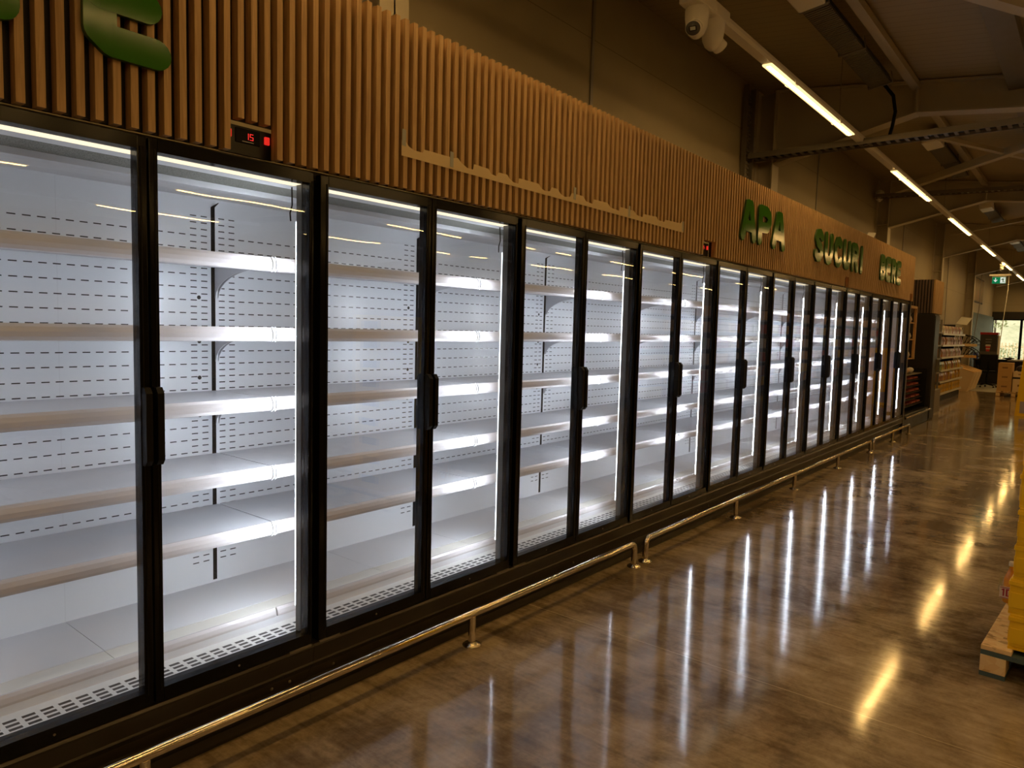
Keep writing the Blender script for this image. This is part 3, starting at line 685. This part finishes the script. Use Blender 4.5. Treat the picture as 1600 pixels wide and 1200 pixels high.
# ================================================================== beyond the cases
# dark meat chiller (open multideck)
mc = empty('meat_chiller', (0, 13.0, 0), 'low open black chiller with tiers of red meat packs beside the last glass door', 'chiller')
MB().box((-.95, 0, .0), (.0, 2.4, .26), BLACK, .01).box((-.95, 0, .26), (-.86, 2.4, .98), BLACK).box((-.95, 0, .26), (-.06, .03, .98), BLACK).box((-.95, 2.37, .26), (-.06, 2.4, .98), BLACK).build('cabinet', mc)
for i in range(5):
    z = .34+i*.108
    MB().box((-.86, .03, z), (-.16+.015*(4-i), 2.37, z+.010), DARK).build('shelf', mc)
MB().box((-.86, .03, .885), (-.14, 2.37, .90), GALV).build('shelf', mc, label='grey metal top shelf')
MEAT = [mat('meat_red', (.36, .05, .045), .3), mat('meat_pink', (.55, .16, .13), .3), mat('meat_dark', (.17, .02, .025), .3)]
p0 = MB().box((-.09, 0, 0), (.09, .13, .014), BLK, .004).build('meat_tray', label='x', cat='meat pack')
MB().prism([(.008, .010), (.122, .010), (.112, .040), (.065, .048), (.018, .038)], -.075, .075, MEAT[0], 'x').build('meat', p0)
first = True; ordn = ['lowest', 'second lowest', 'middle', 'second highest', 'highest']
meats = [p0.children[0].data]
for mm in MEAT[1:]:
    md = meats[0].copy(); md.materials.clear(); md.materials.append(mm); meats.append(md)
for i in range(5):
    for k in range(15):
        t = p0 if first else copy_tree(p0); first = False
        t.location = (-.27+.015*(4-i), 13.06+k*.153, .3505+i*.108)
        t.children[0].data = meats[2] if k < 9 else meats[1 if k % 3 else 0]
        tag(t, 'black tray of red meat on the %s tier of the low black chiller' % ordn[i], 'meat pack', 'meat packs on the %s tier' % ordn[i])
def loaf(col, L, name):
    return MB().lathe([(.005, -L/2), (.045, -L/2+.02), (.055, 0), (.045, L/2-.02), (.005, L/2)], (0, 0, .052), mat(name, col, .5), 10, rot=Matrix.Rotation(math.pi/2, 3, 'X'))
cols = [((.62, .40, .28), 'sausage pink'), ((.75, .68, .30), 'pale yellow'), ((.66, .36, .26), 'salmon'), ((.70, .56, .42), 'beige'), ((.60, .42, .33), 'pinkish brown'), ((.78, .76, .74), 'whitish')]
for k, (c, nm) in enumerate(cols):
    o = loaf(c, .26, nm.replace(' ', '_')+'_food').build('food_pack', loc=(-.27, 13.25+k*.34, .9005), label='%s food pack lying on top of the low black chiller' % nm, cat='food pack', group='food packs on top of the chiller')
# wooden display rack on the chiller
wr = empty('wooden_rack', (-.75, 13.05, .99), 'pine-framed display rack standing beside the last glass door', 'display rack')
MB().box((.70, 0, .20), (.74, .04, 1.05), WOODR).box((.70, .70, .20), (.74, .74, 1.05), WOODR).box((0, 0, -.005), (.04, .04, 1.05), WOODR).box((0, .70, -.005), (.04, .74, 1.05), WOODR).build('frame_posts', wr)
MB().box((0, 0, 1.05), (.74, .74, 1.09), WOODR).build('top_board', wr)
for z in (.20, .52, .80): MB().box((0, .04, z), (.72, .70, z+.02), WOODR).build('shelf', wr)
MB().box((-.01, .0, .2), (.0, .74, 1.05), DARK).build('back_board', wr)
for z, lb in ((.22, 'bottom'), (.54, 'middle'), (.82, 'top')):
    for k in range(3):
        MB().lathe([(.01, 0), (.10, .0), (.12, .05), (.10, .10), (.03, .13)], (0, 0, 0), mat('bag_white', (.62, .56, .50), .5), 12).build('paper_bag', loc=(-.18, 13.22+k*.23, .99+z), label='pale bag on the %s shelf of the pine rack' % lb, cat='bag', group='pale bags on the %s shelf of the pine rack' % lb)
# tall black cabinet and slatted box above it
tb = empty('black_cabinet', (-.86, 15.44, 0), 'tall plain black cabinet side beyond the meat chiller', 'cabinet')
MB().box((0, 0, 0), (.86, .5, 2.0), DARK, .006).build('body', tb); MB().box((.86, .02, .03), (.872, .48, 1.97), BLACK).build('door', tb); MB().box((.872, .40, .9), (.89, .42, 1.15), GALV).build('handle', tb)
sb = empty('slatted_box', (-.9, 15.44, 2.02), 'short slatted box above the black cabinet, dark slats facing the camera', 'wall panel')
q = MB(); q.box((0, .03, 0), (.84, .95, .63), DARK); q.build('core', sb)
q = MB()
for i in range(17): q.box((.01+i*.05, 0, 0), (.032+i*.05, .03, .63), mat('shaded_slat', (.16, .11, .09), .5))  # camera-facing wood slats: their shade is put into a darker colour
q.build('front_slats', sb, label='wooden slats coloured as in shade')
q = MB()
for i in range(19): q.box((.84, .02+i*.05, 0), (.872, .045+i*.05, .63), WOOD)
q.build('side_slats', sb)
# grey shelving bay with cupboard
gs = empty('grey_shelving', (-.80, 16.1, 0), 'dark metal shelving bay with a grey cupboard at its foot', 'shelving')
MB().box((0, 0, .0), (.65, 1.6, .48), GREYM, .006).build('cupboard', gs); MB().box((.65, .55, .36), (.668, .75, .375), CHROME).build('handle', gs)
MB().box((0, 0, .48), (.03, 1.6, 1.95), DARK).build('back_panel', gs)
for y in (0, 1.57): MB().box((.56, y, .48), (.60, y+.03, 1.95), GREYM).build('post', gs)
for z in (.80, 1.10, 1.38, 1.66): MB().box((.03, .03, z), (.62, 1.57, z+.03), GREYM).build('shelf', gs)
# snack shelving
sg = empty('snack_shelving', (-1.05, 20.0, 0), 'metal shop shelving filled with snack packets beyond the grey cupboard', 'shelving')
MB().box((0, 0, 0), (.03, 3.6, 1.95), DARK).build('back_panel', sg)
for y in (-.03, 3.6): MB().box((0, y, 0), (.30, y+.03, 1.95), DARK).build('post', sg)
ZSN = (.20, .49, .77, 1.09, 1.39, 1.67)
for z in ZSN: s1 = MB().box((.03, 0, z-.02), (.54, 3.6, z), GREYM).build('shelf', sg); MB().box((.54, 0, z-.035), (.555, 3.6, z+.012), mat('price_strip', (.75, .73, .66), .4)).build('price_strip', s1)
MB().box((.0, 0, .0), (.50, 3.6, .12), DARK).build('base', sg)
def packet(c, nm, h, wd=.15, boxy=False):
    b = MB(); mm = mat('packet_'+nm.replace(' ', '_'), c, .35)
    if boxy: b.box((-.05, -wd/2, 0), (.05, wd/2, h), mm, .004)
    else: b.prism([(-.035, 0), (.035, 0), (.04, h*.5), (.012, h*.94), (.012, h), (-.012, h), (-.012, h*.94), (-.04, h*.5)], -wd/2, wd/2, mm)
    o = b.build('snack_packet'); MB().box((.036 if not boxy else .0505, -wd*.3, h*.35), (.0415 if not boxy else .052, wd*.3, h*.68), mat('packet_label_'+nm.replace(' ', '_'), tuple(min(1, v*.5+.12) for v in c), .5)).build('packet_label', o)
    return o
kinds = [('pale cream', (.62, .52, .36)), ('brown', (.34, .15, .07)), ('orange brown', (.50, .22, .07)), ('pink', (.58, .30, .25)), ('golden', (.72, .44, .05)), ('yellow', (.80, .52, .03)), ('green', (.25, .30, .06)), ('dark red', (.30, .05, .03))]
bank = {}
for nm, c in kinds: bank[nm] = packet(c, nm, .20)
for nm, c in (('yellow boxed', (.80, .50, .02)), ('golden boxed', (.72, .42, .04))): bank[nm] = packet(c, nm, .21, .16, True)
rowsn = [(.20, ['yellow boxed', 'golden boxed']), (.49, ['orange brown', 'yellow', 'golden boxed']), (.77, ['green', 'golden', 'orange brown', 'yellow']), (1.09, ['orange brown', 'pink', 'brown', 'pale cream', 'pink']), (1.39, ['brown', 'orange brown', 'pink', 'dark red', 'pale cream']), (1.67, ['pale cream', 'pale cream', 'pink'])]
used = set(); rnd = random.Random(11)
rn = ['lowest', 'second lowest', 'third lowest', 'third highest', 'second highest', 'top']
for (z, ks), nmr in zip(rowsn, rn):
    for k in range(20):
        nm = ks[0] if k < 3 else rnd.choice(ks)
        o = bank[nm] if nm not in used else copy_tree(bank[nm]); used.add(nm)
        o.location = (-.60+rnd.uniform(-.01, .01), 20.09+k*.18, z+.0005)
        tag(o, '%s packet on the %s shelf of the snack shelving' % (nm, nmr), 'packet', '%s packets on the %s snack shelf' % (nm, nmr))
for nm, o in bank.items():
    if nm not in used:
        for ch in list(o.children): bpy.data.objects.remove(ch)
        bpy.data.objects.remove(o)
MB().add([(-.59, 22.4, 1.955), (-.33, 22.4, 1.925), (-.25, 22.7, 2.125), (-.50, 22.7, 2.15), (-.59, 22.41, 1.95), (-.33, 22.41, 1.92), (-.25, 22.71, 2.12), (-.50, 22.71, 2.145)], [(0, 1, 2, 3), (7, 6, 5, 4), (0, 4, 5, 1), (1, 5, 6, 2), (2, 6, 7, 3), (3, 7, 4, 0)], WHITEP).build('paper_board', label='white sheet leaning on top of the snack shelving', cat='sheet')
# wire flap displays
for z, lb, st in ((1.38, 'upper', CARDL), (1.03, 'lower', CARD)):
    o = empty('arched_display', (-1.0, 26.2, z), '%s black arched wire display shelf beyond the snack shelving' % lb, 'display shelf', 'black arched display shelves')
    for yy in (0, .9):
        a = MB(); pts = [(.52*math.sin(t), yy, .31*math.cos(t)) for t in [i*math.pi/16 for i in range(9)]]
        a.tube([(0, yy, .31)]+pts[1:]+[(.0, yy, .0), (0, yy, .31)], .012, BLK, 6)
        for i in range(1, 5): t = i*math.pi/11; a.tube([(  .52*math.sin(t), yy, .31*math.cos(t)), (.52*math.sin(t)*.5, yy, 0)], .009, BLK, 5)
        a.build('arch', o)
    MB().box((0, 0, -.02), (.50, .9, 0), BLK).build('shelf_plate', o); MB().box((.02, -.03, -.05), (.52, -.015, .03), st).build('price_strip', o)
MB().box((-1.06, 26.14, 0), (-1.0, 26.2, 1.9), GREYM).box((-1.06, 27.1, 0), (-1.0, 27.16, 1.9), GREYM).build('display_post', label='pair of grey posts carrying the black arched display shelves', cat='post')
# cardboard bins
for k, (y, lb) in enumerate(((24.9, 'nearest'), (25.6, 'middle'), (26.3, 'furthest'))):
    o = empty('cardboard_bin', (-.72, y, 0), 'open slanted cardboard bin, %s of the three by the snack shelving' % lb, 'bin', 'slanted cardboard bins')
    b = MB(); b.prism([(-.30, 0), (.20, 0), (.34, .50), (.34, .56), (-.30, .78)], 0, .62, CARDL); b.build('box', o)
    MB().prism([(-.30, .785), (.34, .565), (.36, .575), (-.30, .80)], 0.01, .61, CARD).build('lid', o)
# poster
po = empty('wall_poster', (WX, 29.2, 2.87), 'large dim poster high on the far left wall', 'poster')
MB().box((0, 0, 0), (.03, 3.0, .88), DARK).build('frame', po)
def poster_mat():
    m, t, b = nt('poster_print'); t.links.new(ramp(t, noise(t, coords(t, (1, 6, 1.5)), 1.2, 5), [(.35, (.06, .04, .02)), (.5, (.22, .17, .06)), (.65, (.30, .12, .05))]), b.inputs['Base Color']); return m
MB().box((.03, .05, .05), (.034, 2.95, .83), poster_mat()).build('print', po)
# coffee machine on desk
dk = empty('desk', (-.95, 29.6, 0), 'dark-topped counter under the far window carrying the coffee machine', 'desk')
MB().box((0, 0, .84), (1.0, .75, .88), DARK).box((.65, 0.0, .84), (2.6, .75, .885), mat('desk_grey', (.34, .33, .30), .4)).build('worktop', dk); MB().box((.05, .6, 0), (2.5, .64, .84), DARK).build('modesty_panel', dk)
for xx in (.02, 2.5): MB().box((xx, .05, 0), (xx+.05, .7, .84), DARK).build('leg', dk)
cf = empty('coffee_machine', (-.80, 29.8, .885), 'dark vending coffee machine with red top and a red cup picture', 'coffee machine')
MB().box((0, 0, 0), (.50, .5, .84), mat('machine_grey', (.05, .045, .042), .35), .01).build('body', cf); MB().box((-.01, -.012, .84), (.52, .5, .92), mat('machine_red', (.36, .02, .025), .35), .01).build('top_panel', cf)
MB().box((.0, -.012, .02), (.50, 0, .26), mat('machine_lower', (.12, .11, .10), .4)).build('drip_panel', cf)
cp = MB(); cp.prism([(.20, .24), (.29, .24), (.315, .44), (.175, .44)], -.006, -.001, mat('cup_red', (.55, .03, .03), .4)); cp.prism([(.165, .44), (.325, .44), (.315, .50), (.175, .50)], -.007, -.001, mat('cup_lid', (.72, .68, .6), .4)); cp.prism([(.186, .34), (.304, .34), (.307, .37), (.183, .37)], -.008, -.0065, mat('cup_lid', (.7, .7, .6))); cp.build('cup_picture', cf)
MB().box((.16, -.006, .66), (.34, -.001, .69), GREYM).box((.16, -.006, .57), (.34, -.001, .60), GREYM).build('button_strip', cf)
MB().box((.515, .02, .10), (.56, .42, .82), WHITEP, .01).build('side_tank', cf)
for k, xx in enumerate((-.95, -.865)):
    MB().lathe([(.03, 0), (.032, .01), (.032, .17), (.022, .19), (.012, .20)], (0, 0, 0), mat('blue_can', (.05, .08, .35), .3), 12).build('bottle', loc=(xx+.03, 29.68, .8855), label='small blue and white bottle on the counter left of the coffee machine', cat='bottle', group='blue bottles by the coffee machine')
MB().tube([(-.24, 29.9, .886), (-.235, 29.9, 1.3), (-.2, 29.9, 2.0), (-.12, 29.9, 3.3), (-.12, 29.9, 4.1)], .012, WHITEP, 6).build('white_conduit', label='white cable rising from the counter past the far window', cat='cable')
MB().tube([(-1.0, 29.5, .0), (-.95, 29.5, 1.8), (-.87, 29.5, 2.6), (-.86, 29.5, 4.2)], .010, GALV, 6).build('white_conduit', label='thin grey cable rising beside the blue-grey cladding left of the coffee machine', cat='cable')
bw = MB().lathe([(.05, 0), (.16, .035), (.18, .06), (.175, .06), (.15, .03), (.02, .012)], (0, 0, 0), BLK, 20).build('bowl', loc=(.06, 29.85, .886), label='black bowl on the counter right of the coffee machine', cat='bowl')
# office chair
oc = empty('office_chair', (-.33, 27.8, 0.006), 'black office chair with five-star base on the pale floor', 'chair', rz=.2)
MB().box((-.23, -.22, .48), (.23, .22, .54), BLK, .02).build('seat', oc); MB().box((-.24, -.27, .56), (.24, -.21, 1.08), BLK, .025).build('backrest', oc)
MB().tube([(0, -.2, .47), (0, -.30, .55), (0, -.29, .8)], .018, BLK, 8).build('back_support', oc); MB().tube([(0, 0, .09), (0, 0, .30), (0, 0, .48)], [.03, .03, .02], BLK, 10).build('column', oc)
for k in range(5):
    a = k*2*math.pi/5+.3; l = MB().tube([(0, 0, .12), (.29*math.cos(a), .29*math.sin(a), .075)], [.026, .014], BLK, 8).build('leg', oc)
    MB().lathe([(.028, -.02), (.028, .02)], (.30*math.cos(a), .30*math.sin(a), .028), BLK, 12, rot=Matrix.Rotation(math.pi/2, 3, 'X')).build('caster', l)
for s_ in (-1, 1): MB().tube([(.26*s_, -.18, .50), (.27*s_, -.12, .70), (.27*s_, .12, .70)], .014, BLK, 8).build('armrest', oc)
# pallet with cartons in the distance
def pallet(name, L, Wd, label, cat='pallet', paint=True):
    """local: x across 0..Wd, y along 0..L"""
    o = empty(name, (0, 0, 0), label, cat)
    for k, xx in enumerate((0, Wd/2-.05, Wd-.10)):
        s_ = MB().box((xx, 0, 0), (xx+.10, L, .020), BLUEP if paint else WOODR).build('bottom_board', o)
        for yy in (0, L/2-.06, L-.12): MB().box((xx, yy, .0205), (xx+.10, yy+.12, .100), OSB, .003).build('block', o)
    for yy in (0, L/2-.05, L-.10): MB().box((0, yy, .1005), (Wd, yy+.10, .1225), BLUEP if paint else WOODR).build('stringer_board', o)
    n = 5; bw_ = .118; gap = (Wd-n*bw_)/(n-1)
    for i in range(n): MB().box((i*(bw_+gap), 0, .123), (i*(bw_+gap)+bw_, L, .144), OSB, .002).build('deck_board', o)
    return o
p2 = pallet('wooden_pallet', 1.2, .8, 'small wooden pallet under the brown cartons in the distance', paint=False); p2.location = (.30, 23.8, 0)
def carton(a, b, m, label, group='cartons on the distant pallet', tapec=PAPER):
    o = MB().box((0, 0, 0), tuple(b[i]-a[i] for i in range(3)), m, .004).build('carton', loc=a, label=label, cat='box', group=group)
    wx, wy, wz = (b[i]-a[i] for i in range(3)); MB().box((wx*.3, -.002, wz*.42), (wx*.7, -.0005, wz*.58), mat('carton_print', (.30, .17, .08), .7)).build('print', o); return o
carton((.31, 23.82, .145), (.64, 24.5, .41), CARD, 'lowest brown carton of the left stack on the distant pallet'); carton((.31, 23.82, .411), (.64, 24.5, .665), CARD, 'middle brown carton of the left stack on the distant pallet')
carton((.31, 23.82, .666), (.63, 24.5, .925), CARD, 'top brown carton of the left stack on the distant pallet')
carton((.66, 23.82, .145), (1.05, 24.5, .50), CARDL, 'pale carton at the foot of the right stack on the distant pallet'); carton((.66, 23.82, .5505), (1.05, 24.5, .70), CARDL, 'upper pale carton of the right stack on the distant pallet')
MB().box((0, 0, 0), (.38, .6, .048), DARK).build('black_tray', loc=(.665, 23.84, .5005), label='black tray between the two pale cartons on the distant pallet', cat='tray')
MB().lathe([(.12, 0), (.16, .05), (.15, .12), (.07, .17), (.02, .18)], (0, 0, 0), mat('bag_navy', (.03, .04, .08), .35), 14).build('plastic_bag', loc=(.86, 24.1, .7005), label='dark blue bag lying on the pale carton on the distant pallet', cat='bag')
# yellow display stand
ys_ = empty('yellow_display_stand', (1.16, 18.0, 0), 'yellow leaning cardboard display stand at the right edge of the photo', 'display stand')
MB().prism([(0, 0), (.56, 0), (.50, 1.30), (.085, 1.30)], 0, .035, YELD).build('front_board', ys_); MB().prism([(.0, 0), (.56, 0), (.5, 1.30), (.085, 1.30)], .30, .32, YELD).build('rear_board', ys_)
MB().box((.08, -.003, .06), (.34, -.0005, .30), mat('lilac_label', (.42, .38, .50), .5)).build('label', ys_); MB().box((.08, .035, 1.2), (.5, .30, 1.23), YELD).build('top_link', ys_)
# ---------------------------------------------------------------- near pallet with yellow crates
pl = pallet('euro_pallet', 1.2, .8, 'blue-painted wooden pallet with chipboard top under the yellow crates at the right'); pl.location = (2.072, 3.882, 0); pl.rotation_euler.z = math.radians(-3)
def crate():
    b = MB(); Wd, L, h = .40, .60, .163; t = .016
    b.box((0, 0, 0), (Wd, L, .012), YEL)
    for a, c in (((0, 0, .012), (Wd, t, h)), ((0, L-t, .012), (Wd, L, h)), ((0, t, .012), (t, L-t, h)), ((Wd-t, t, .012), (Wd, L-t, h))): b.box(a, c, YEL, .003)
    o = b.build('yellow_crate')
    r = MB(); r.box((-.005, -.005, .132), (Wd+.005, .0, .152), YEL, .002); r.box((-.005, 0, .132), (0, L, .152), YEL, .002); r.box((Wd, 0, .132), (Wd+.005, L, .152), YEL, .002)
    r.build('rim', o)
    d = MB(); d.box((.10, -.0035, .055), (.30, -.0005, .115), DARK, .0008); d.build('hand_slot', o, label='dark hand slot')
    [MB().box(a, c, YEL, .0018).build('corner_plate', o) for a, c in (((.005, -.004, .030), (.085, .0, .100)), ((.315, -.004, .030), (.395, .0, .100)), ((-.004, .01, .03), (0, .12, .10)))]; return o
c0 = crate(); oz = ['lowest', 'second', 'third', 'fourth', 'fifth', 'sixth', 'seventh', 'eighth', 'top']
for k in range(9):
    c = c0 if k == 0 else copy_tree(c0)
    c.location = (2.170+(.003 if k % 2 else 0)-(.012 if k in (1,) else 0), 3.915+(.004 if k % 3 else 0), .1445+k*.1636); c.rotation_euler.z = math.radians(-3)
    tag(c, 'yellow plastic crate, %s from the pallet in the stack at the right edge' % (oz[k] if k not in (0, 8) else ('the lowest' if k == 0 else 'topmost')), 'crate', 'stacked yellow crates')
# juice bottle with price tag
jb = empty('juice_bottle', (2.122, 4.62, .1445), 'orange juice bottle with a white price tag reading 10 behind the crates', 'bottle')
MB().lathe([(.030, 0), (.034, .004), (.034, .10), (.032, .13), (.020, .165), (.0125, .185), (.0125, .20)], (0, 0, 0), mat('orange_juice', (.85, .36, .03), .15, 0, .6, .5), 20).build('body', jb)
MB().lathe([(.015, .199), (.0155, .203), (.0155, .220), (.013, .223)], (0, 0, 0), mat('bottle_cap', (.85, .80, .72), .4), 18).build('cap', jb)
lab = MB(); lab.box((-.045, -.040, .028), (.040, -.038, .092), mat('tag_white', (.86, .82, .80), .5)); lo = lab.build('price_tag', jb)
tg = MB(); PK = mat('tag_ink', (.42, .03, .08), .5)
tg.box((-.030, -.0415, .040), (-.023, -.0402, .080), PK); tg.box((-.036, -.0415, .071), (-.030, -.0402, .077), PK)
for a, b in (((-.016, .040), (-.009, .080)), ((.006, .040), (.013, .080)), ((-.009, .040), (.006, .046)), ((-.009, .074), (.006, .080))): tg.box((a[0], -.0415, a[1]), (b[0], -.0402, b[1]), PK)
tg.box((-.043, -.0412, .084), (.038, -.0402, .087), PK); tg.box((-.043, -.0412, .030), (.038, -.0402, .033), PK); tg.build('digits', lo)
MB().add([(-.055, -.03, .06), (-.048, -.028, .13), (-.036, -.02, .14), (-.036, -.025, .10), (-.055, -.031, .06), (-.048, -.029, .13), (-.036, -.021, .14), (-.036, -.026, .10)], [(0, 1, 2, 3), (7, 6, 5, 4), (0, 4, 5, 1), (1, 5, 6, 2), (2, 6, 7, 3), (3, 7, 4, 0)], mat('grey_film', (.5, .5, .45), .3)).build('loose_film', jb)

# ================================================================== gondola opposite (seen mirrored in the glass doors)
gd = empty('shop_gondola', (4.6, 13.0, 0), 'long shop gondola opposite the cabinets, mirrored in their doors', 'shelving')
MB().box((.42, 0, 0), (.48, 20.6, 2.1), DARK).box((0, 0, 0), (.9, 20.6, .14), DARK).build('body', gd)
for z in (.42, .80, 1.18, 1.56, 1.92): MB().box((.05, 0, z-.02), (.42, 20.6, z), GREYM).build('shelf', gd)
rnd = random.Random(5); pal = [(.55, .28, .10), (.70, .45, .20), (.45, .06, .04), (.20, .25, .08), (.75, .55, .12), (.60, .50, .40), (.25, .12, .06)]
cb = []
for i, c in enumerate(pal): cb.append(MB().box((-.15, 0, 0), (.15, .62, .24), mat('goods_%s' % 'abcdefg'[i], c, .5), .01))
gm = [None]*7
for z in (.14, .42, .80, 1.18, 1.56, 1.92):
    for k in range(29):
        i = rnd.randrange(7) if z != 1.92 else (1 if k % 2 else 5)
        if gm[i] is None: o = cb[i].build('goods_carton'); gm[i] = o
        else: o = gm[i].copy(); COL.objects.link(o)
        o.location = (4.85, 13.15+k*.69, z+.001)
        tag(o, 'carton of goods on the gondola opposite the cabinets', 'box', 'cartons on the opposite gondola')
